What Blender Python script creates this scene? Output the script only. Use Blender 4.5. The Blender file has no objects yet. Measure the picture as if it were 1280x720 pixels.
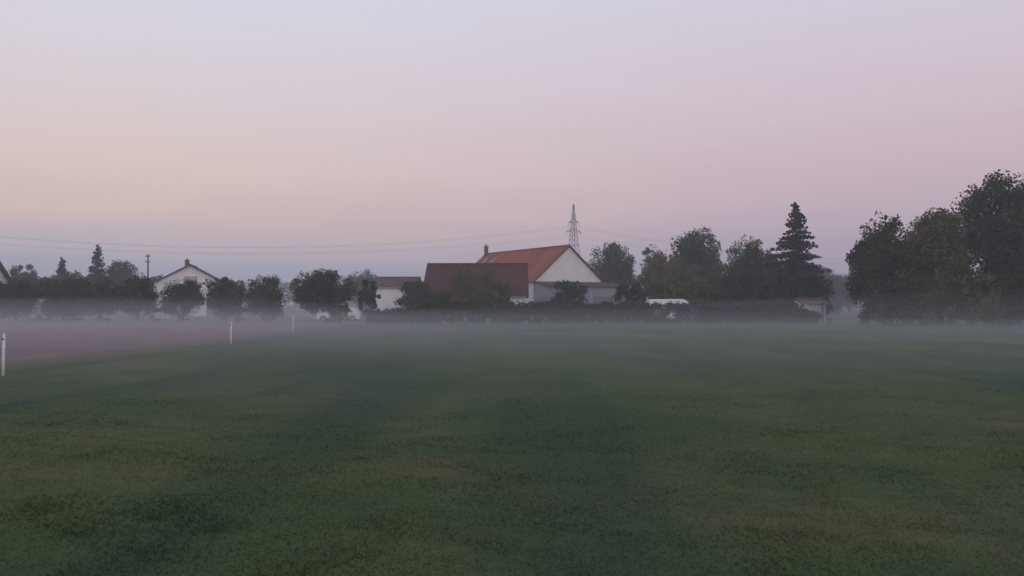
import bpy, math, random
import numpy as np
from mathutils import Vector, Matrix

scene = bpy.context.scene
scene.view_settings.view_transform = 'Standard'
scene.view_settings.look = 'None'
scene.view_settings.exposure = 0
scene.view_settings.gamma = 1

def lin(r, g, b):
    f = lambda c: (c/255/12.92) if c/255 <= 0.04045 else ((c/255+0.055)/1.055)**2.4
    return (f(r), f(g), f(b), 1.0)

# ---------------------------------------------------------------- materials
def new_mat(name):
    m = bpy.data.materials.new(name); m.use_nodes = True
    nt = m.node_tree
    return m, nt, nt.nodes, nt.links, nt.nodes['Principled BSDF']

def mat_noise(name, c1, c2, scale=2.0, rough=0.85, bump=0.0, bscale=20, spec=0.2, metallic=0.0, detail=5):
    m, nt, N, L, p = new_mat(name)
    tc = N.new('ShaderNodeTexCoord')
    n = N.new('ShaderNodeTexNoise'); n.inputs['Scale'].default_value = scale; n.inputs['Detail'].default_value = detail
    L.new(tc.outputs['Object'], n.inputs['Vector'])
    cr = N.new('ShaderNodeValToRGB')
    cr.color_ramp.elements[0].position = 0.35; cr.color_ramp.elements[1].position = 0.65
    cr.color_ramp.elements[0].color = (*c1, 1); cr.color_ramp.elements[1].color = (*c2, 1)
    L.new(n.outputs['Fac'], cr.inputs['Fac']); L.new(cr.outputs['Color'], p.inputs['Base Color'])
    p.inputs['Roughness'].default_value = rough
    p.inputs['Specular IOR Level'].default_value = spec
    p.inputs['Metallic'].default_value = metallic
    if bump:
        n2 = N.new('ShaderNodeTexNoise'); n2.inputs['Scale'].default_value = bscale
        L.new(tc.outputs['Object'], n2.inputs['Vector'])
        b = N.new('ShaderNodeBump'); b.inputs['Strength'].default_value = bump; b.inputs['Distance'].default_value = 0.05
        L.new(n2.outputs['Fac'], b.inputs['Height']); L.new(b.outputs['Normal'], p.inputs['Normal'])
    return m

def mat_roof(name, c1, c2, c3):
    m, nt, N, L, p = new_mat(name)
    tc = N.new('ShaderNodeTexCoord')
    n = N.new('ShaderNodeTexNoise'); n.inputs['Scale'].default_value = 0.5; n.inputs['Detail'].default_value = 8
    n.inputs['Roughness'].default_value = 0.7
    L.new(tc.outputs['Object'], n.inputs['Vector'])
    cr = N.new('ShaderNodeValToRGB')
    e = cr.color_ramp.elements
    e[0].position = 0.32; e[0].color = (*c1, 1); e[1].position = 0.7; e[1].color = (*c3, 1)
    k = e.new(0.5); k.color = (*c2, 1)
    L.new(n.outputs['Fac'], cr.inputs['Fac'])
    w = N.new('ShaderNodeTexWave'); w.bands_direction = 'Z'; w.inputs['Scale'].default_value = 1.6
    w.inputs['Distortion'].default_value = 0.3
    L.new(tc.outputs['Object'], w.inputs['Vector'])
    w2 = N.new('ShaderNodeTexWave'); w2.bands_direction = 'Y'; w2.inputs['Scale'].default_value = 1.4
    L.new(tc.outputs['Object'], w2.inputs['Vector'])
    ad = N.new('ShaderNodeMath'); ad.operation = 'ADD'
    L.new(w.outputs['Fac'], ad.inputs[0]); L.new(w2.outputs['Fac'], ad.inputs[1])
    b = N.new('ShaderNodeBump'); b.inputs['Strength'].default_value = 0.5; b.inputs['Distance'].default_value = 0.05
    L.new(ad.outputs[0], b.inputs['Height']); L.new(b.outputs['Normal'], p.inputs['Normal'])
    L.new(cr.outputs['Color'], p.inputs['Base Color'])
    p.inputs['Roughness'].default_value = 0.8; p.inputs['Specular IOR Level'].default_value = 0.2
    return m

def mat_leaf(name, c1, c2):
    m, nt, N, L, p = new_mat(name)
    a = N.new('ShaderNodeAttribute'); a.attribute_name = 'tint'
    mx = N.new('ShaderNodeMix'); mx.data_type = 'RGBA'
    mx.inputs[6].default_value = (*c1, 1); mx.inputs[7].default_value = (*c2, 1)
    L.new(a.outputs['Fac'], mx.inputs[0]); L.new(mx.outputs[2], p.inputs['Base Color'])
    p.inputs['Roughness'].default_value = 0.85; p.inputs['Specular IOR Level'].default_value = 0.05
    return m

M_bark = mat_noise('bark', (0.03, 0.024, 0.02), (0.06, 0.05, 0.04), 3)
M_leaf = mat_leaf('leaves_green', (0.034, 0.060, 0.024), (0.095, 0.125, 0.050))
M_leafd = mat_leaf('leaves_dark', (0.018, 0.036, 0.014), (0.075, 0.102, 0.036))
M_leafy = mat_leaf('leaves_autumn', (0.085, 0.075, 0.020), (0.210, 0.170, 0.045))
M_leafb = mat_leaf('leaves_olive', (0.058, 0.064, 0.016), (0.175, 0.155, 0.044))
M_need = mat_leaf('needles', (0.012, 0.024, 0.016), (0.038, 0.056, 0.036))
M_hedge = mat_leaf('hedge_leaves', (0.022, 0.042, 0.018), (0.056, 0.084, 0.038))
M_white = mat_noise('white_render', (0.76, 0.75, 0.74), (0.84, 0.83, 0.81), 0.6, bump=0.1)
M_grey = mat_noise('grey_boards', (0.26, 0.28, 0.33), (0.36, 0.38, 0.43), 0.8, bump=0.1)
M_roof = mat_roof('red_roof_tiles', (0.20, 0.058, 0.036), (0.30, 0.085, 0.048), (0.37, 0.13, 0.075))
M_roofd = mat_roof('dark_roof_tiles', (0.055, 0.020, 0.018), (0.080, 0.027, 0.025), (0.105, 0.038, 0.033))
M_roofm = mat_roof('faded_roof_tiles', (0.09, 0.05, 0.045), (0.13, 0.07, 0.06), (0.17, 0.10, 0.09))
M_roofg = mat_roof('grey_roof_tiles', (0.05, 0.04, 0.045), (0.08, 0.06, 0.06), (0.11, 0.08, 0.08))
M_glass = mat_noise('window_glass', (0.015, 0.017, 0.02), (0.03, 0.032, 0.036), 1, rough=0.15, spec=0.5)
M_wood = mat_noise('dark_wood', (0.06, 0.04, 0.03), (0.10, 0.07, 0.05), 4)
M_door = mat_noise('grey_door', (0.20, 0.20, 0.22), (0.27, 0.27, 0.29), 4)
M_frame = mat_noise('white_paint', (0.7, 0.7, 0.7), (0.8, 0.8, 0.8), 4)
M_steel = mat_noise('galvanised_steel', (0.22, 0.23, 0.25), (0.32, 0.33, 0.35), 1, rough=0.5, metallic=0.3)
M_brick = mat_noise('chimney_brick', (0.12, 0.06, 0.05), (0.18, 0.08, 0.06), 6)
M_carw = mat_noise('car_paint_white', (0.68, 0.68, 0.69), (0.74, 0.74, 0.75), 1, rough=0.3, spec=0.5)
M_tyre = mat_noise('tyre_rubber', (0.02, 0.02, 0.02), (0.035, 0.035, 0.035), 8)
M_post = mat_noise('post_paint', (0.6, 0.6, 0.6), (0.78, 0.78, 0.78), 12)

# ---------------------------------------------------------------- mesh builder
class MB:
    def __init__(s): s.v=[]; s.f=[]; s.m=[]; s.t=[]; s.n=0
    def add(s, verts, faces, mat=0, tint=0.5):
        verts = np.asarray(verts, float)
        s.v.append(verts); s.t.append(np.full(len(verts), tint) if np.isscalar(tint) else tint)
        s.f.extend([tuple(int(i)+s.n for i in f) for f in faces]); s.m.extend([mat]*len(faces)); s.n += len(verts)
    def quads(s, V, mat, tint):
        k = len(V)//4
        base = np.arange(k)*4+s.n
        s.f.extend(zip(base.tolist(), (base+1).tolist(), (base+2).tolist(), (base+3).tolist()))
        s.m.extend([mat]*k); s.v.append(V); s.t.append(tint); s.n += len(V)
    def cone(s, p0, p1, r0, r1, mat=0, n=7, cap=True):
        p0=Vector(p0); p1=Vector(p1); d=(p1-p0)
        if d.length<1e-6: return
        q=d.to_track_quat('Z','Y')
        vs=[]
        for p,r in((p0,r0),(p1,r1)):
            for i in range(n):
                a=2*math.pi*i/n
                vs.append(tuple(p+q@Vector((r*math.cos(a),r*math.sin(a),0))))
        fs=[(i,(i+1)%n,n+(i+1)%n,n+i) for i in range(n)]
        if cap: fs+=[tuple(range(n))[::-1],tuple(range(n,2*n))]
        s.add(vs,fs,mat)
    def box(s, x0,x1,y0,y1,z0,z1, mat=0):
        vs=[(x,y,z) for z in(z0,z1) for y in(y0,y1) for x in(x0,x1)]
        s.add(vs,[(0,2,3,1),(4,5,7,6),(0,1,5,4),(2,6,7,3),(0,4,6,2),(1,3,7,5)],mat)
    def obj(s, name, mats, parent=None, smooth=False):
        me=bpy.data.meshes.new(name)
        V=np.concatenate(s.v) if s.v else np.zeros((0,3))
        me.from_pydata(V.tolist(),[],s.f)
        for m in mats: me.materials.append(m)
        me.polygons.foreach_set('material_index', s.m)
        at=me.attributes.new('tint','FLOAT','POINT'); at.data.foreach_set('value', np.concatenate(s.t).astype(np.float32))
        if smooth: me.polygons.foreach_set('use_smooth',[True]*len(me.polygons))
        me.update()
        o=bpy.data.objects.new(name,me); scene.collection.objects.link(o)
        if parent: o.parent=parent
        return o

def empty(name, loc, rz=0):
    e=bpy.data.objects.new(name,None); e.location=loc; e.rotation_euler=(0,0,rz)
    e.empty_display_size=0.5; scene.collection.objects.link(e); return e

# ---------------------------------------------------------------- foliage
def leaves(mb, rng, centers, radii, n_each, leaf, mat, tints, flat=1.0):
    K=len(centers)
    C=np.repeat(centers,n_each,axis=0); R=np.repeat(radii,n_each)[:,None]
    T=np.repeat(tints,n_each)
    d=rng.normal(size=(len(C),3)); d/=np.linalg.norm(d,axis=1)[:,None]
    rr=rng.random((len(C),1))**0.45
    P=C+d*rr*R*np.array([1,1,flat])
    keep=P[:,2]>0.05; P=P[keep]; T=T[keep]
    n=len(P)
    a=rng.normal(size=(n,3)); a/=np.linalg.norm(a,axis=1)[:,None]
    b=rng.normal(size=(n,3)); b-=a*(a*b).sum(1)[:,None]; b/=np.linalg.norm(b,axis=1)[:,None]
    s=leaf*(0.5+0.9*rng.random((n,1)))
    a=a*s*0.5; b=b*s*0.36
    V=np.empty((n,4,3)); V[:,0]=P-a; V[:,1]=P+b*1.0; V[:,2]=P+a; V[:,3]=P-b
    t=np.clip(T+rng.normal(scale=0.18,size=n),0,1)
    mb.quads(V.reshape(-1,3), mat, np.repeat(t,4))

def tree(name, x, y, h, r, seed, leafmat, dens=1.0, leaf=0.26, bottom=None, sparse=False, boxy=False):
    """broadleaf tree: trunk, limbs, crown of leaf clumps filling an uneven ellipsoid"""
    rng=np.random.default_rng(seed); mb=MB()
    bottom = h*0.2 if bottom is None else bottom
    cz=(h+bottom)/2; rz=(h-bottom)/2
    tr=max(0.09,h*0.022)
    fork=Vector((rng.normal()*0.15,rng.normal()*0.15,bottom+rz*0.35))
    mb.cone((0,0,-0.1),(fork.x*0.5,fork.y*0.5,fork.z*0.5),tr*1.25,tr,0)
    mb.cone((fork.x*0.5,fork.y*0.5,fork.z*0.5),fork,tr,tr*0.75,0)
    sz=(r*r*rz)**(1/3)
    nc=int((34 if not sparse else 20)*max(1,sz**0.9)*dens)
    d=rng.normal(size=(nc,3)); d/=np.linalg.norm(d,axis=1)[:,None]
    rad=0.30+0.58*rng.random((nc,1))**0.6
    ph=rng.random(6)*6.28
    lob=1+0.12*np.sin(3*np.arctan2(d[:,1],d[:,0])+ph[0])+0.10*np.sin(4*d[:,2]+ph[1])+0.09*np.sin(5*d[:,0]+ph[2])
    if boxy:
        m=np.max(np.abs(d),axis=1); d=d*(0.55+0.45/m)[:,None]; d[:,:]*=0.92
    P=d*rad*lob[:,None]*np.array([r,r,rz])+np.array([0,0,cz])
    cr=(0.17+0.13*rng.random(nc))*sz*(1.0 if not sparse else 0.75)
    P[:,2]=np.clip(P[:,2],bottom+cr*0.5,h-cr*0.7)
    tt=rng.random(nc)*0.9
    ne=int(62*(1 if not sparse else 0.6)*max(0.7,min(3.0,(sz/2.1)**1.2))*(0.26/leaf)**1.3)
    leaves(mb,rng,P,cr,ne,leaf,1,tt)
    k=int(nc*1.1); d2=rng.normal(size=(k,3)); d2/=np.linalg.norm(d2,axis=1)[:,None]
    P2=d2*(0.84+0.16*rng.random((k,1)))*np.array([r,r,rz])+np.array([0,0,cz])
    leaves(mb,rng,P2,np.full(k,0.3),12,leaf*0.7,1,rng.random(k))
    for i in range(0,nc,3):
        e=Vector(P[i]); mid=fork.lerp(e,0.5)+Vector((0,0,-0.1*rz))
        mb.cone(fork,mid,tr*0.4,tr*0.22,0,5,False); mb.cone(mid,e,tr*0.22,tr*0.07,0,5,False)
    o=mb.obj(name,[M_bark,leafmat]); o.location=(x,y,0); return o

def bush(name,x,y,h,r,seed,leafmat,leaf=0.22,ry=None):
    rng=np.random.default_rng(seed); mb=MB(); ry=ry or r
    for i in range(7):
        a=i*0.9+rng.random(); mb.cone((0.15*math.cos(a),0.15*math.sin(a),-0.05),(r*0.6*math.cos(a),ry*0.6*math.sin(a),h*0.65),0.05,0.015,0,5,False)
    nc=int(22*max(1,(r*h)**0.5*1.1))
    u=rng.random(nc)*6.28; q=rng.random(nc)**0.5
    z=h*(0.1+0.78*rng.random(nc)); w=np.sqrt(np.clip(1-((z/h-0.35)/0.75)**2,0.1,1))
    P=np.stack([np.cos(u)*q*w*r*0.85,np.sin(u)*q*w*ry*0.85,z],1)
    cr=(0.2+0.14*rng.random(nc))*min(r,h)*0.8
    P[:,2]=np.minimum(P[:,2],h-cr*0.7)
    leaves(mb,rng,P,cr,95,leaf,1,rng.random(nc)*0.8)
    o=mb.obj(name,[M_bark,leafmat]); o.location=(x,y,0); return o

def conifer(name,x,y,h,r,seed,leaf=0.24,start=0.06):
    rng=np.random.default_rng(seed); mb=MB()
    mb.cone((0,0,-0.1),(0,0,h*0.97),max(0.1,h*0.02),0.02,0,8)
    z=h*start; Cs=[];Rs=[]
    while z<h*0.985:
        f=1-z/h
        nb=max(4,int(5+9*f)); off=rng.random()*6.28
        for i in range(nb):
            a=off+6.283*i/nb+rng.normal()*0.25
            rr=r*min(1.0,1.35*f**0.8)+0.12
            L=rr*(0.5+0.6*rng.random()); zz=z+0.3*rng.normal()
            tip=Vector((math.cos(a)*L,math.sin(a)*L,zz-0.10*L+0.05+0.25*rng.random()))
            mb.cone((0,0,zz),tip,0.035*f+0.012,0.008,0,4,False)
            m=max(2,int(L/0.38))
            for j in range(m):
                t=(j+0.8)/m
                Cs.append((tip.x*t,tip.y*t,zz+(tip.z-zz)*t-0.08)); Rs.append(0.40*(1.15-0.5*t)*min(1,0.4+f*1.2))
        z+=0.22+0.20*f
    Cs=np.array(Cs);Rs=np.array(Rs)
    leaves(mb,rng,Cs,Rs,14,leaf,1,rng.random(len(Cs))*0.8,flat=0.8)
    o=mb.obj(name,[M_bark,M_need]); o.location=(x,y,0); return o

# ---------------------------------------------------------------- terrain
def gh(x,y):
    x=np.asarray(x,float);y=np.asarray(y,float)
    m=np.clip((x+11.5)/6,0,1)*np.clip((y+60)/20,0,1)*np.clip((75-y)/25,0,1)*np.clip((60-x)/20,0,1)
    return m*(0.035*np.sin(x*0.55+0.7*np.sin(y*0.23))*np.cos(y*0.41)+0.03*np.sin(x*0.19+y*0.27+1.3)+0.012*np.sin(1.9*x+np.sin(y*1.3))*np.sin(1.7*y+0.5))

def grass_nodes(nt, kind='ground'):
    N=nt.nodes;L=nt.links;p=N['Principled BSDF']
    g=N.new('ShaderNodeNewGeometry')
    mp=N.new('ShaderNodeMapping'); mp.inputs['Scale'].default_value=(1,1,0)
    L.new(g.outputs['Position'],mp.inputs['Vector'])
    def noise(s,d=4,r=0.5,off=0,dist=0,sc=(1,1,1),rot=0):
        m2=N.new('ShaderNodeMapping'); m2.inputs['Location'].default_value=(off,off*0.7,0); m2.inputs['Scale'].default_value=sc; m2.inputs['Rotation'].default_value=(0,0,rot)
        L.new(mp.outputs['Vector'],m2.inputs['Vector'])
        n=N.new('ShaderNodeTexNoise'); n.inputs['Scale'].default_value=s; n.inputs['Detail'].default_value=d
        n.inputs['Roughness'].default_value=r; n.inputs['Distortion'].default_value=dist
        L.new(m2.outputs['Vector'],n.inputs['Vector']); return n
    def ramp(n,a,b,ca,cb):
        c=N.new('ShaderNodeValToRGB'); e=c.color_ramp.elements
        e[0].position=a;e[1].position=b;e[0].color=ca;e[1].color=cb
        L.new(n.outputs['Fac'],c.inputs['Fac']); return c
    def mix(fac,a,b,amt=None,blend='MIX'):
        m=N.new('ShaderNodeMix'); m.data_type='RGBA'; m.blend_type=blend
        if fac is None: m.inputs[0].default_value=amt
        else:
            q=N.new('ShaderNodeMath'); q.operation='MULTIPLY'; q.inputs[1].default_value=amt; L.new(fac,q.inputs[0]); L.new(q.outputs[0],m.inputs[0])
        for i,c in((6,a),(7,b)):
            if isinstance(c,tuple): m.inputs[i].default_value=c
            else: L.new(c,m.inputs[i])
        return m.outputs[2]
    k=1.25
    bl,wh=(0,0,0,1),(1,1,1,1)
    col=ramp(noise(0.3,6,0.6),0.3,0.7,(0.048*k,0.070*k,0.031*k,1),(0.076*k,0.098*k,0.041*k,1)).outputs['Color']
    col=mix(ramp(noise(0.17,6,0.62,31,0.6,(1,1.4,1),0.3),0.48,0.68,bl,wh).outputs['Color'],col,(0.120*k,0.100*k,0.054*k,1),0.6)
    col=mix(ramp(noise(0.6,5,0.55,77,0.3),0.48,0.70,bl,wh).outputs['Color'],col,(0.040*k,0.064*k,0.028*k,1),0.4)
    # mown / trodden lanes running away from the viewer
    col=mix(ramp(noise(0.34,4,0.5,13,0.5,(1,0.16,1),-0.12),0.44,0.60,bl,wh).outputs['Color'],col,(0.032*k,0.058*k,0.034*k,1),0.7)
    f=ramp(noise(5,7,0.7,5),0.25,0.75,(0.84,0.84,0.84,1),(1.16,1.16,1.16,1)).outputs['Color']
    col=mix(None,col,f,1.0,'MULTIPLY')
    if kind=='soil':
        s=ramp(noise(0.5,8,0.7,3,0.3,(1,0.5,1)),0.35,0.65,(0.140,0.088,0.084,1),(0.235,0.152,0.140,1)).outputs['Color']
        sx=N.new('ShaderNodeSeparateXYZ'); L.new(g.outputs['Position'],sx.inputs[0])
        nn=noise(0.5,6,0.7,9,0.4,(1,0.5,1))
        a=N.new('ShaderNodeMath'); a.operation='MULTIPLY_ADD'; L.new(nn.outputs['Fac'],a.inputs[0]); a.inputs[1].default_value=7.0; L.new(sx.outputs['X'],a.inputs[2])
        mr=N.new('ShaderNodeMapRange'); mr.interpolation_type='SMOOTHSTEP'; mr.inputs[1].default_value=-12.8; mr.inputs[2].default_value=-8.8
        L.new(a.outputs[0],mr.inputs[0])
        col=mix(mr.outputs[0],s,col,1.0)
    L.new(col,p.inputs['Base Color'])
    p.inputs['Roughness'].default_value=0.95; p.inputs['Specular IOR Level'].default_value=0.04
    if kind!='blades':
        nb=noise(14,8,0.75,9); b=N.new('ShaderNodeBump'); b.inputs['Strength'].default_value=0.3; b.inputs['Distance'].default_value=0.03
        L.new(nb.outputs['Fac'],b.inputs['Height']); L.new(b.outputs['Normal'],p.inputs['Normal'])
    else:
        t=N.new('ShaderNodeBsdfTranslucent'); L.new(col,t.inputs['Color'])
        ms=N.new('ShaderNodeMixShader'); ms.inputs[0].default_value=0.5
        L.new(p.outputs[0],ms.inputs[1]); L.new(t.outputs[0],ms.inputs[2]); L.new(ms.outputs[0],N['Material Output'].inputs['Surface'])

def gm(name,kind):
    m=bpy.data.materials.new(name); m.use_nodes=True; grass_nodes(m.node_tree,kind); return m
m_ground=gm('grass_ground','ground'); m_blade=gm('grass_blades','blades'); M_soil=gm('bare_soil','soil')

def axis(lo,hi,nlo,step,far):
    a=np.arange(lo,hi+1e-6,step); 
    g=np.geomspace(1,far,nlo)
    return np.concatenate([(lo-g)[::-1],a,hi+g])
xs=axis(-14,60,14,0.6,3500); ys=axis(-4,80,14,0.6,3500)
X,Y=np.meshgrid(xs,ys); Z=gh(X,Y)
nx,ny=len(xs),len(ys)
me=bpy.data.meshes.new('grass_field')
idx=np.arange(nx*ny).reshape(ny,nx)
F=np.stack([idx[:-1,:-1],idx[:-1,1:],idx[1:,1:],idx[1:,:-1]],-1).reshape(-1,4)
me.from_pydata(np.stack([X,Y,Z],-1).reshape(-1,3).tolist(),[],F.tolist())
me.polygons.foreach_set('use_smooth',[True]*len(me.polygons)); me.materials.append(m_ground)
go=bpy.data.objects.new('grass_field',me); scene.collection.objects.link(go)

rng=np.random.default_rng(4)
edge_y=np.arange(-30,84,0.5); ex=-12.3+0.15*np.sin(edge_y*0.35)+0.1*rng.normal(size=len(edge_y))
v=[(x,y,0.006) for x,y in zip(ex,edge_y)]+[(-160,y,0.006) for y in edge_y]
n=len(edge_y)
me=bpy.data.meshes.new('ploughed_soil'); me.from_pydata(v,[],[(i,i+1,n+i+1,n+i) for i in range(n-1)]); me.materials.append(M_soil)
scene.collection.objects.link(bpy.data.objects.new('ploughed_soil',me))

# grass blades, one object
rng=np.random.default_rng(11)
nb=330000
yy=4.2*np.exp(rng.random(nb)*math.log(26/4.2)); xx=(rng.random(nb)*2-1)*(yy*0.62+2.0)
cl=np.sin(xx*2.3+1.7*np.sin(yy*1.9))*np.sin(yy*2.7+1.3*np.sin(xx*2.1))+0.6*np.sin(xx*5.1+yy*3.3)*np.sin(yy*6.1-xx)
k=(rng.random(nb)<(0.7+0.2*cl)*np.clip((24-yy)/14,0.03,1))&(xx>-12.2); xx=xx[k];yy=yy[k];cl=cl[k]; nb=len(xx)
zz=gh(xx,yy)-0.004
hgt=(0.009+0.013*rng.random(nb)+0.005*np.clip(cl,0,2))
big=(np.sin(xx*0.9+2*np.sin(yy*0.7))*np.sin(yy*1.3+xx*0.4)>0.72); hgt[big]*=1.5
ang=rng.random(nb)*6.28; wd=(0.002+0.0025*rng.random(nb))*(1+yy*0.10)
lean=rng.normal(scale=1.0,size=(nb,2))*hgt[:,None]
V=np.empty((nb,3,3))
V[:,0]=np.stack([xx-np.cos(ang)*wd,yy-np.sin(ang)*wd,zz],1); V[:,1]=np.stack([xx+np.cos(ang)*wd,yy+np.sin(ang)*wd,zz],1)
V[:,2]=np.stack([xx+lean[:,0],yy+lean[:,1],zz+hgt],1)
me=bpy.data.meshes.new('meadow_grass')
me.vertices.add(nb*3); me.vertices.foreach_set('co',V.ravel())
me.loops.add(nb*3); me.loops.foreach_set('vertex_index',np.arange(nb*3))
me.polygons.add(nb); me.polygons.foreach_set('loop_start',np.arange(nb)*3); me.polygons.foreach_set('loop_total',np.full(nb,3))
me.update(calc_edges=True); me.materials.append(m_blade)
scene.collection.objects.link(bpy.data.objects.new('meadow_grass',me))

# ---------------------------------------------------------------- marker posts
def marker(x,y,h):
    e=empty('marker_post',(x,y,float(gh(x,y))))
    mb=MB(); mb.cone((0,0,-0.1),(0.01,0,h),0.035,0.032,0,12); mb.cone((0.01,0,h),(0.01,0,h+0.02),0.032,0.012,0,12); mb.obj('shaft',[M_post],e,True)
    mb=MB(); mb.cone((0,0,h*0.86),(0,0,h*0.9),0.037,0.037,0,12); mb.obj('band',[M_tyre],e)
marker(-12.15,21.2,1.0); marker(-12.2,38.5,0.95); marker(-14.2,57.5,0.95)

# ---------------------------------------------------------------- buildings
def gable_house(name,loc,rz,L,w,he,hr,wall,roof,over=0.4,wl=None,thick=0.18,openings=(),chimneys=(),skylights=()):
    """ridge along local +y; front gable at y=0; half width w (wl for the left side, if unequal)"""
    e=empty(name,loc,rz); wl=wl or w
    s_r=(hr-he)/w; s_l=s_r
    hl=hr-s_l*wl
    mb=MB()
    prof=[(-wl,-0.2),(w,-0.2),(w,he),(0,hr),(-wl,hl)]
    vs=[(x,0,z) for x,z in prof]+[(x,L,z) for x,z in prof]
    mb.add(vs,[(0,1,2,3,4),(9,8,7,6,5),(0,5,6,1),(1,6,7,2),(2,7,8,3),(3,8,9,4),(4,9,5,0)])
    mb.obj('walls',[wall],e)
    for side,ww,nm in((1,w,'roof_right'),(-1,wl,'roof_left')):
        mb=MB(); xo=ww+over; g=0.01
        a=(0,hr+g); b=(side*xo,hr+g-s_r*xo)
        vs=[]
        for y in(-over,L+over):
            vs+=[(a[0],y,a[1]),(b[0],y,b[1]),(b[0],y,b[1]+thick),(a[0],y,a[1]+thick)]
        f=[(0,1,2,3),(7,6,5,4),(0,4,5,1),(1,5,6,2),(2,6,7,3),(3,7,4,0)]
        mb.add(vs,f); o=mb.obj(nm,[roof],e)
        mb=MB(); mb.cone((side*(xo+0.07),-over,b[1]+0.03),(side*(xo+0.07),L+over,b[1]+0.03),0.065,0.065,0,8)
        mb.obj('gutter',[M_steel],e)
        for y in(-over-0.035,L+over+0.035):   # barge boards
            mb=MB(); vs=[]
            for yy_ in(y-0.03,y+0.03):
                vs+=[(a[0],yy_,a[1]-0.02),(b[0],yy_,b[1]-0.02),(b[0],yy_,b[1]+thick+0.02),(a[0],yy_,a[1]+thick+0.02)]
            mb.add(vs,f); mb.obj('barge_board',[M_wood],e)
    mb=MB(); mb.cone((0,-over-0.02,hr+thick+0.0),(0,L+over+0.02,hr+thick+0.0),0.13,0.13,0,8); mb.obj('ridge_tiles',[roof],e)
    for (x,y,zb,zt,s) in chimneys:
        mb=MB(); mb.box(x-s,x+s,y-s,y+s,zb,zt); mb.box(x-s-0.06,x+s+0.06,y-s-0.06,y+s+0.06,zt+0.002,zt+0.12); mb.cone((x,y,zt+0.12),(x,y,zt+0.4),0.12,0.1,0,8)
        mb.obj('chimney',[M_brick],e)
    for (x,z,ww,hh,kind) in openings:   # on front gable wall
        mb=MB(); t=0.07
        mb.box(x-ww/2-t,x+ww/2+t,-0.07,-0.003,z+hh,z+hh+t); mb.box(x-ww/2-t,x+ww/2+t,-0.10,-0.003,z-t,z)
        mb.box(x-ww/2-t,x-ww/2,-0.07,-0.003,z,z+hh); mb.box(x+ww/2,x+ww/2+t,-0.07,-0.003,z,z+hh)
        if kind=='win': mb.box(x-0.025,x+0.025,-0.065,-0.03,z,z+hh)
        mb.obj('frame',[M_frame if kind=='win' else M_wood],e)
        mb=MB(); mb.box(x-ww/2,x+ww/2,-0.028,-0.004,z,z+hh); mb.obj('window_pane' if kind=='win' else 'door',[M_glass if kind=='win' else M_wood],e)
    for (side,y,d) in skylights:
        mb=MB(); x0=side*d; x1=side*(d+0.9); z0=hr-s_r*d+thick+0.02; z1=hr-s_r*(d+0.9)+thick+0.02
        vs=[(x0,y,z0),(x0,y+0.7,z0),(x1,y+0.7,z1),(x1,y,z1)]; vs+=[(a_,b_,c_+0.06) for a_,b_,c_ in vs]
        mb.add(vs,[(0,1,2,3),(7,6,5,4),(0,4,5,1),(1,5,6,2),(2,6,7,3),(3,7,4,0)]); mb.obj('skylight',[M_glass],e)
    return e

th=math.radians(30.3)
barn=gable_house('white_barn',(7.1,110.8,0),th,21.5,5.0,4.7,9.0,M_white,M_roof,over=0.25,thick=0.14,
    openings=[],chimneys=[(-0.3,21.0,8.0,10.1,0.22)],skylights=[(-1,16.5,0.9),(-1,19,0.9)])
mb=MB(); 
vs=[(-5.2,-3.2,-0.2),(6.6,-3.2,-0.2),(6.6,-0.01,-0.2),(-5.2,-0.01,-0.2),(-5.2,-3.2,3.9),(6.6,-3.2,3.9),(6.6,-0.01,4.45),(-5.2,-0.01,4.45)]
mb.add(vs,[(3,2,1,0),(4,5,6,7),(0,1,5,4),(1,2,6,5),(2,3,7,6),(3,0,4,7)]); mb.obj('lean_to_walls',[M_grey],barn)
mb=MB(); vs=[(-5.4,-3.5,3.86),(6.8,-3.5,3.86),(6.8,-0.02,4.48),(-5.4,-0.02,4.48)]; vs+=[(a,b,c+0.10) for a,b,c in vs]
mb.add(vs,[(3,2,1,0),(4,5,6,7),(0,1,5,4),(1,2,6,5),(2,3,7,6),(3,0,4,7)]); mb.obj('lean_to_roof',[M_roofg],barn)
for x0,x1 in((-4.2,-1.2),(1.4,4.4)):
    mb=MB(); mb.box(x0,x1,-3.26,-3.205,0,2.7); 
    for i in range(6): mb.box(x0+0.02+i*0.5,x0+0.05+i*0.5,-3.29,-3.262,0,2.7)
    mb.obj('barn_door',[M_door],barn)

gable_house('farm_shed',(-9.4,103.0,0),math.radians(-90-2),10.8,4.8,2.8,6.25,M_white,M_roofd,over=0.4)
gable_house('small_house',(-17.0,113,0),math.radians(-90),5.0,3.0,3.9,5.0,M_white,M_roofm,over=0.3)
gable_house('white_house',(-48.4,133,0),math.radians(14),11,5.0,4.9,7.6,M_white,M_roofg,over=0.4,wl=5.0,
    openings=[(0.2,4.9,1.8,1.1,'win'),(-3,1.2,1.2,1.2,'win'),(0,1.2,1.2,1.2,'win'),(3,0.1,1.0,2.1,'door')],
    chimneys=[(-0.6,2.2,6.9,8.4,0.3)])
gable_house('village_house',(-72.6,101,0),math.radians(-90),12.6,4.6,4.3,8.2,M_white,M_roofg,over=0.5)
gable_house('garden_shed',(27.0,84,0),math.radians(-82),2.4,0.95,1.85,2.2,M_frame,M_roofm,over=0.12,thick=0.06)

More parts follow.
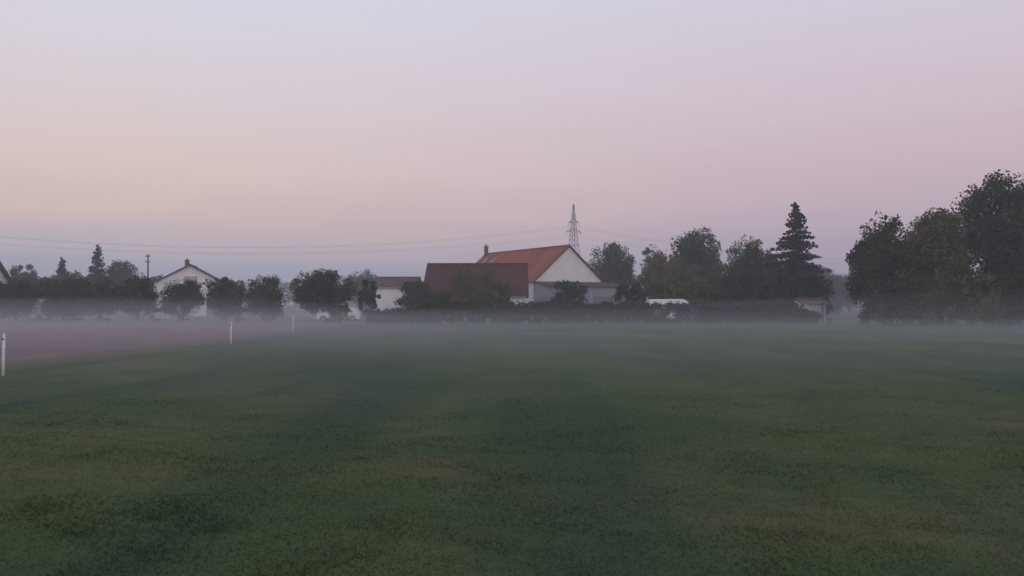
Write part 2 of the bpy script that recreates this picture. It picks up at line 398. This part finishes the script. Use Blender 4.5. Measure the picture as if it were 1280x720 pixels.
# ---------------------------------------------------------------- vehicles
def car(name,x,y,rz,paint,van=False):
    e=empty(name,(x,y,0),rz)
    if van: prof=[(-2.3,.35),(-2.35,1.0),(-2.3,2.05),(-2.15,2.25),(1.1,2.28),(1.45,2.15),(1.95,1.35),(2.45,1.15),(2.6,.85),(2.6,.35)]
    else: prof=[(-2.1,.32),(-2.15,.8),(-2.05,1.0),(-1.5,1.38),(-1.1,1.47),(0.2,1.48),(0.55,1.4),(1.15,1.02),(1.95,.88),(2.15,.7),(2.15,.32)]
    W=0.95 if van else 0.87
    n=len(prof); mb=MB(); rings=[]
    for yy_,s,zt in((-W,0.97,0.0),(-W*0.97,1,0),(W*0.97,1,0),(W,0.97,0)):
        vs=[]
        for (px,pz) in prof:
            inw=max(0,(pz-0.95))*0.16
            vs.append((px*s,(yy_-math.copysign(inw,yy_)),0.35+(pz-0.35)*(0.985 if s<1 else 1)))
        rings+=vs
    fs=[tuple(range(n))[::-1]]
    for k_ in range(3): fs+=[(k_*n+i,k_*n+(i+1)%n,(k_+1)*n+(i+1)%n,(k_+1)*n+i) for i in range(n)]
    fs.append(tuple(3*n+i for i in range(n)))
    mb.add(rings,fs); mb.obj('body',[paint],e)
    mb=MB()
    for sd in(-1,1):
        if van: pts=[(1.0,1.3),(1.75,1.3),(1.35,1.95),(1.0,1.95)]; sets=[pts]
        else: sets=[[(-1.45,1.0),(-0.4,1.0),(-0.4,1.38),(-1.1,1.38)],[(-0.32,1.0),(0.95,1.0),(0.4,1.36),(-0.32,1.38)]]
        for pts in sets:
            vs=[(a,sd*(W+0.012-max(0,b-0.95)*0.16),b) for a,b in pts]+[(a,sd*(W-0.03-max(0,b-0.95)*0.16),b) for a,b in pts]
            mb.add(vs,[(0,1,2,3),(7,6,5,4),(0,4,5,1),(1,5,6,2),(2,6,7,3),(3,7,4,0)])
    mb.obj('side_windows',[M_glass],e)
    mb=MB()
    a,b=((1.5,2.08),(1.92,1.42)) if van else ((0.62,1.37),(1.1,1.07))
    vs=[(a[0]+.02,-W*.8,a[1]+.02),(b[0]+.02,-W*.9,b[1]+.02),(b[0]+.02,W*.9,b[1]+.02),(a[0]+.02,W*.8,a[1]+.02)]
    vs+=[(p_[0]-0.05,p_[1],p_[2]-0.05) for p_ in vs]
    mb.add(vs,[(0,1,2,3),(7,6,5,4),(0,4,5,1),(1,5,6,2),(2,6,7,3),(3,7,4,0)])
    mb.obj('windscreen',[M_glass],e)
    for wx in(-1.4,1.45):
        for sd in(-1,1):
            mb=MB(); mb.cone((wx,sd*(W-0.18),0.33),(wx,sd*(W+0.02),0.33),0.33,0.33,0,18); mb.cone((wx,sd*(W+0.02),0.33),(wx,sd*(W+0.03),0.33),0.2,0.18,1,12)
            mb.obj('wheel',[M_tyre,M_steel],e)
car('parked_van',15.6,87.5,math.radians(3),M_carw,True)
car('parked_car',-17.0,87.5,math.radians(180),M_carw)
car('parked_car',-35.0,90.5,math.radians(4),M_carw)
car('parked_car',-43.3,91,math.radians(180),M_carw)
car('parked_van',-47.7,93,0,M_carw,True)
car('parked_car',-26.8,92,0,M_carw)
car('parked_car',2.0,94,0,M_carw)

# ---------------------------------------------------------------- poles & pylons
def pole(x,y,h,r=0.1,cross=False,name='utility_pole'):
    e=empty(name,(x,y,0)); mb=MB(); mb.cone((0,0,-0.2),(0,0,h),r,r*0.7,0,10); mb.obj('shaft',[M_wood],e)
    if cross:
        mb=MB()
        for z in(h-0.3,h-1.1): mb.box(-0.35,0.35,-0.16,-0.08,z-0.05,z+0.05)
        for xx_ in(-0.3,0.3):
            for z in(h-0.25,h-1.05): mb.cone((xx_,-0.12,z),(xx_,-0.12,z+0.18),0.05,0.03,0,8)
        mb.obj('crossarms',[M_wood],e)
pole(-52.6,128,9.0,0.14,True)
pole(15.3,88.2,4.9,0.06,name='lamp_pole')
pole(28.9,82.5,2.0,0.09,name='fence_post')

H=39.5
def half(z):
    return 3.4+(1.25-3.4)*min(z,25)/25 if z<25 else 1.25+(0.12-1.25)*(z-25)/(H-25)
mb=MB(); R=0.10
lv=[0,6,11,15,18.5,21.5,24,26,28,30,32,34,36,H]
cor=lambda z:[(sx*half(z),sy*half(z),z) for sx,sy in((-1,-1),(1,-1),(1,1),(-1,1))]
for a,b in zip(lv[:-1],lv[1:]):
    A=cor(a);Bc=cor(b)
    for i in range(4):
        j=(i+1)%4
        mb.cone(A[i],Bc[i],R,R*0.9,0,4,False); mb.cone(A[i],Bc[j],R*.45,R*.45,0,4,False); mb.cone(A[j],Bc[i],R*.45,R*.45,0,4,False); mb.cone(Bc[i],Bc[j],R*.5,R*.5,0,4,False)
att=[]
for z,wd_ in((29.0,3.3),(32.5,2.3)):
    hw=half(z)
    for sd in(-1,1):
        tip=(sd*wd_,0,z+0.1)
        for sy in(-1,1):
            mb.cone((sd*hw,sy*hw,z),tip,R*.8,R*.6,0,4,False); mb.cone((sd*half(z+1),sy*half(z+1),z+1.1),tip,R*.7,R*.5,0,4,False)
        for q in(0.33,0.66):
            mb.cone((sd*(hw+(wd_-hw)*q),0,z),(sd*(hw+(wd_-hw)*q),0,z+1.1*(1-q)),R*.5,R*.5,0,4,False)
        mb.cone((sd*wd_,0,z),(sd*wd_,0,z-1.3),0.08,0.08,0,5); att.append((sd*wd_,z-1.3))
pyl=mb.obj('power_pylon',[M_steel]); 
P0=(23.1,332); pyl.location=(P0[0],P0[1],0); P1=(-230,250); P2=(276,414)
for p in(P1,P2):
    o=bpy.data.objects.new('power_pylon',pyl.data); o.location=(p[0],p[1],0); scene.collection.objects.link(o)
for o in [o for o in scene.collection.objects if o.name.startswith('power_pylon')]: o.rotation_euler=(0,0,math.radians(28))
M_wire=mat_noise('wire_aluminium',(0.16,0.16,0.17),(0.22,0.22,0.23),1)
mb=MB(); c,s=math.cos(math.radians(28)),math.sin(math.radians(28))
for (xa,z) in att:
    for Q in(P1,P2):
        prev=None
        for i in range(25):
            t=i/24; sag=(9 if z<30 else 10.5)*4*t*(1-t)
            p=(P0[0]+(Q[0]-P0[0])*t+xa*c,P0[1]+(Q[1]-P0[1])*t+xa*s,z-sag)
            if prev: mb.cone(prev,p,0.018,0.018,0,4,False)
            prev=p
mb.obj('power_lines',[M_wire])

# ---------------------------------------------------------------- hedge
rng=np.random.default_rng(21); mb=MB(); Cs=[];Rs=[]
for i in range(1900):
    x=-12.6+39.4*rng.random(); t=(x+12.6)/39.4
    ht=2.0*min(1,0.45+t*4)*min(1,0.5+(1-t)*10)*(1+0.03*math.sin(x*0.9)+0.02*math.sin(x*2.3+1))
    y=78+2.2*(rng.random()-0.5)
    Cs.append((x,y,ht*(0.05+0.83*rng.random()**0.8))); Rs.append(0.24+0.12*rng.random())
leaves(mb,rng,np.array(Cs),np.array(Rs),36,0.15,1,0.15+rng.random(len(Cs))*0.5)
for i in range(80):
    x=-12+38*i/79; mb.cone((x,78,-0.05),(x+0.2*rng.normal(),78+0.3*rng.normal(),1.1),0.03,0.01,0,4,False)
mb.obj('clipped_hedge',[M_bark,M_hedge])

# ---------------------------------------------------------------- left row of clipped trees
sd=100
for (x,h,r) in((-49.6,4.5,2.1),(-45.2,4.6,2.3),(-41.4,4.4,1.95),(-37.4,4.5,2.15),(-32.8,4.4,2.1),(-28.6,4.45,2.1),(-24.6,4.35,2.1)):
    sd+=1; tree('clipped_linden_tree',x,88.6+0.4*math.sin(sd),h,r,sd,M_leafd,bottom=0.45,leaf=0.2,dens=1.6,boxy=True)
tree('walnut_tree',-19.0,89,5.4,3.3,130,M_leafd,bottom=0.8,leaf=0.22,dens=1.5)
bush('round_shrub',-15.8,80.5,1.75,1.3,131,M_leafd,0.16)
bush('garden_bush',-14.3,88.6,4.6,1.2,132,M_leafd,0.2)
bush('garden_bush',-10.6,98,4.7,2.5,133,M_leafd)
bush('garden_bush',-4.3,97,5.7,3.2,134,M_leafb)
bush('garden_bush',-1.6,98,4.2,2.2,138,M_leafd)
bush('garden_bush',-8.0,93,3.4,1.8,137,M_leafd)
bush('garden_bush',6.4,98,4.5,2.3,135,M_leafd)
bush('garden_bush',-54.5,92,4.3,2.4,136,M_leafd)

conifer('spruce_tree',-65.5,140,10.9,2.6,140)
conifer('spruce_tree',-70.6,139,9.0,1.9,141)
tree('oak_tree',-60.4,138,8.5,3.3,142,M_leafd)
tree('oak_tree',-75.8,137,8.0,2.6,143,M_leafd,sparse=True)
tree('oak_tree',-66,132,6.6,3.6,144,M_leafd); tree('oak_tree',-72.5,130,6.6,3.4,145,M_leafd)
tree('oak_tree',-56.5,142,6.4,2.8,146,M_leafd)
tree('poplar_tree',-30.4,182,9.0,3.6,147,M_leaf); 
bush('garden_bush',-60.5,120,4.8,3.2,148,M_leafd); bush('garden_bush',-67,118,5.0,3.4,149,M_leafd)

# centre right
tree('maple_tree',14.6,127,10.4,3.9,150,M_leafd,bottom=1.5,dens=1.2)
tree('maple_tree',21.4,136,11.2,2.0,151,M_leafd,sparse=True)
tree('autumn_birch_tree',17.7,105,8.1,2.6,152,M_leafy,bottom=1.5)
tree('maple_tree',23.1,111,11.4,3.6,153,M_leafd,bottom=2,dens=1.2)
tree('ash_tree',28.5,106,10.2,3.0,154,M_leaf,bottom=2,sparse=True,dens=1.4)
conifer('spruce_tree',30.5,95,12.6,3.7,155,0.26)
bush('garden_bush',12.1,90,4.2,1.9,160,M_leafd); bush('garden_bush',15.9,92,4.6,2.3,161,M_leafb)
bush('garden_bush',19.2,91,4.8,2.4,162,M_leafb); bush('garden_bush',23.3,90,5.4,2.7,163,M_leafd)
bush('garden_bush',26.6,90.5,5.8,2.8,164,M_leafd); bush('garden_bush',30.2,90,5.4,2.4,165,M_leafd)
bush('garden_bush',20.6,101,6.4,3.0,166,M_leafb); bush('garden_bush',24.6,100,6.8,3,167,M_leaf)
tree('maple_tree',27.2,98,8.2,2.9,168,M_leafd)
# right grove
tree('linden_tree',31.6,75,9.7,2.7,170,M_leafd,bottom=0.7,dens=1.4)
tree('autumn_maple_tree',36.2,75,9.8,2.8,171,M_leafb,bottom=0.9,dens=1.4)
tree('oak_tree',42.2,74,13.0,4.5,172,M_leafd,bottom=1.2,dens=1.5)
tree('oak_tree',48.2,76,13.8,4.6,173,M_leafd,bottom=1.5)
tree('oak_tree',39,82,9.8,3.6,174,M_leafb,bottom=1.5)
tree('linden_tree',33.8,80,8.0,3.0,175,M_leafd,bottom=1.0)
for i,(x,h,m) in enumerate(((31.0,3.8,M_leafd),(34.2,4.4,M_leafb),(37.6,4.6,M_leafb),(41.2,4.8,M_leafd),(45,4.8,M_leafb))):
    bush('woodland_shrub',x,73.2+0.6*math.sin(i*2),h,2.5,180+i,m,0.24)

# distant tree belt
rng=np.random.default_rng(31); mb=MB(); Cs=[];Rs=[]
for i in range(1500):
    x=-330+660*rng.random(); y=330+30*rng.random()
    ht=8.0+2.5*math.sin(x*0.045)+2*math.sin(x*0.13+1)+1.5*math.sin(x*0.31)
    Cs.append((x,y,ht*rng.random()**0.7)); Rs.append(1.6+1.3*rng.random())
leaves(mb,rng,np.array(Cs),np.array(Rs),40,1.0,0,rng.random(len(Cs)))
for i in range(240):
    x=-330+660*i/239; mb.cone((x,345,0),(x,345,6),0.25,0.12,1,5,False)
mb.obj('distant_trees',[M_leaf,M_bark])
tree('linden_tree',66,190,10.0,5.0,190,M_leaf,bottom=1); tree('linden_tree',76,200,9.0,4.6,191,M_leaf,bottom=1); bush('woodland_shrub',55,160,4.2,4.5,192,M_leaf,0.35)

# ---------------------------------------------------------------- ground mist: real volumes with uneven tops
def mist_layer(i,top,dens,y0,y1,x0,x1,ramp_in,ramp_out=60,col=(0.97,0.965,0.99,1)):
    nx_,ny_=80,80; rng=np.random.default_rng(300+i)
    gx=np.linspace(x0-i*0.7,x1+i*0.7,nx_); gy=y0+(y1-y0)*np.linspace(0,1,ny_)**1.5
    Xg,Yg=np.meshgrid(gx,gy); a=rng.random(8)*6.28
    u=0.34*np.sin(Xg*0.07+a[0]+1.2*np.sin(Yg*0.05+a[1]))+0.25*np.sin(Yg*0.16+a[2]+0.8*np.sin(Xg*0.06+a[3]))+0.15*np.sin(Xg*0.23+Yg*0.11+a[4])
    sm=lambda q:(lambda v:v*v*(3-2*v))(np.clip(q,0,1))
    Zt=0.02+top*sm((Yg-y0)/ramp_in)*sm((y1-Yg)/ramp_out)*sm(np.minimum(Xg-gx[0],gx[-1]-Xg)/30)*(1+0.8*u); zb=-0.25-0.02*i
    top_v=np.stack([Xg,Yg,Zt],-1).reshape(-1,3); bot=np.stack([Xg,Yg,np.full_like(Xg,zb)],-1).reshape(-1,3)
    idx=np.arange(nx_*ny_).reshape(ny_,nx_); off=nx_*ny_
    F=np.stack([idx[:-1,:-1],idx[:-1,1:],idx[1:,1:],idx[1:,:-1]],-1).reshape(-1,4)
    fs=F.tolist()+(F[:,::-1]+off).tolist()
    for ring in (idx[0],idx[-1][::-1],idx[:,0][::-1],idx[:,-1]):
        for p,q in zip(ring[:-1],ring[1:]): fs.append([int(q),int(p),int(p)+off,int(q)+off])
    me=bpy.data.meshes.new('ground_mist'); me.from_pydata(np.concatenate([top_v,bot]).tolist(),[],fs)
    m=bpy.data.materials.new('mist'); m.use_nodes=True; N=m.node_tree.nodes; N.remove(N['Principled BSDF'])
    v=N.new('ShaderNodeVolumeScatter'); v.inputs['Density'].default_value=dens; v.inputs['Color'].default_value=col; v.inputs['Anisotropy'].default_value=0.1
    m.node_tree.links.new(v.outputs[0],N['Material Output'].inputs['Volume']); me.materials.append(m)
    return me
e=empty('ground_mist',(0,0,0))
for i,(t,d,y0,y1,x0,x1,ri) in enumerate(((0.5,0.0065,4.2,110,-170,170,16),(1.0,0.0036,7,125,-172,172,20),(1.7,0.0030,9,160,-175,178,26),(2.6,0.0024,24,170,-160,2,36),(1.5,0.0030,20,160,-155,8,36))):
    o=bpy.data.objects.new('mist_layer',mist_layer(i,t,d,y0,y1,x0,x1,ri)); scene.collection.objects.link(o); o.parent=e
mb=MB(); mb.box(-500,500,12,420,-0.45,16)
m2=bpy.data.materials.new('haze'); m2.use_nodes=True; N=m2.node_tree.nodes; N.remove(N['Principled BSDF'])
vs=N.new('ShaderNodeVolumeScatter'); vs.inputs['Density'].default_value=0.0018; vs.inputs['Color'].default_value=(0.95,0.96,1,1)
m2.node_tree.links.new(vs.outputs[0],N['Material Output'].inputs['Volume'])
mb.obj('haze',[m2])

# ---------------------------------------------------------------- sky & light
w=bpy.data.worlds.new('World'); scene.world=w; w.use_nodes=True
N=w.node_tree.nodes;L=w.node_tree.links; bg=N['Background']; out=N['World Output']
tc=N.new('ShaderNodeTexCoord'); sp=N.new('ShaderNodeSeparateXYZ'); L.new(tc.outputs['Generated'],sp.inputs[0])
mp=N.new('ShaderNodeMapping'); mp.inputs['Scale'].default_value=(2.2,2.2,26); L.new(tc.outputs['Generated'],mp.inputs['Vector'])
nz=N.new('ShaderNodeTexNoise'); nz.inputs['Scale'].default_value=1.5; nz.inputs['Detail'].default_value=5; L.new(mp.outputs['Vector'],nz.inputs['Vector'])
sb=N.new('ShaderNodeMath'); sb.operation='MULTIPLY_ADD'; L.new(nz.outputs['Fac'],sb.inputs[0]); sb.inputs[1].default_value=0.05; sb.inputs[2].default_value=-0.025
ad=N.new('ShaderNodeMath'); ad.operation='ADD'; L.new(sp.outputs['Z'],ad.inputs[0]); L.new(sb.outputs[0],ad.inputs[1])
def ramp(stops):
    c=N.new('ShaderNodeValToRGB'); e=c.color_ramp.elements
    e[0].position=stops[0][0]; e[0].color=lin(*stops[0][1]); e[1].position=stops[-1][0]; e[1].color=lin(*stops[-1][1])
    for p,cc in stops[1:-1]: k=e.new(p); k.color=lin(*cc)
    L.new(ad.outputs[0],c.inputs['Fac']); return c
left=ramp([(0.0,(156,168,191)),(0.035,(166,171,192)),(0.065,(190,181,192)),(0.10,(212,191,191)),(0.15,(221,201,199)),(0.22,(219,207,214)),(0.33,(217,217,232)),(0.6,(190,196,220)),(1.0,(165,175,208))])
right=ramp([(0.0,(152,154,177)),(0.035,(162,159,182)),(0.065,(177,164,185)),(0.10,(191,173,189)),(0.15,(202,182,196)),(0.22,(211,194,207)),(0.33,(212,206,222)),(0.6,(188,192,216)),(1.0,(165,175,208))])
az=N.new('ShaderNodeMapRange'); az.interpolation_type='SMOOTHSTEP'; az.inputs[1].default_value=-0.45; az.inputs[2].default_value=0.45; L.new(sp.outputs['X'],az.inputs[0])
mx=N.new('ShaderNodeMix'); mx.data_type='RGBA'; L.new(az.outputs[0],mx.inputs[0]); L.new(left.outputs['Color'],mx.inputs[6]); L.new(right.outputs['Color'],mx.inputs[7])
L.new(mx.outputs[2],bg.inputs['Color']); bg.inputs['Strength'].default_value=0.97
sky=N.new('ShaderNodeTexSky'); sky.sky_type='NISHITA'; sky.sun_disc=False; sky.sun_elevation=math.radians(1); sky.sun_rotation=math.radians(165)
bg2=N.new('ShaderNodeBackground'); bg2.inputs['Strength'].default_value=0.02; L.new(sky.outputs[0],bg2.inputs['Color'])
ash=N.new('ShaderNodeAddShader'); L.new(bg.outputs[0],ash.inputs[0]); L.new(bg2.outputs[0],ash.inputs[1]); L.new(ash.outputs[0],out.inputs['Surface'])
sl=bpy.data.lights.new('sun','SUN'); sl.energy=0.45; sl.angle=math.radians(15); sl.color=(1,0.88,0.8)
so=bpy.data.objects.new('sun',sl); so.rotation_euler=(math.radians(82),0,math.radians(10)); so.location=(0,-5,20); scene.collection.objects.link(so)

# ---------------------------------------------------------------- camera
cam=bpy.data.cameras.new('camera'); cam.sensor_width=36; cam.lens=36*1108/1280; cam.clip_start=0.1; cam.clip_end=8000
co=bpy.data.objects.new('camera',cam); co.location=(0,0,1.7); co.rotation_euler=(math.radians(90+1.09),0,0)
scene.collection.objects.link(co); scene.camera=co
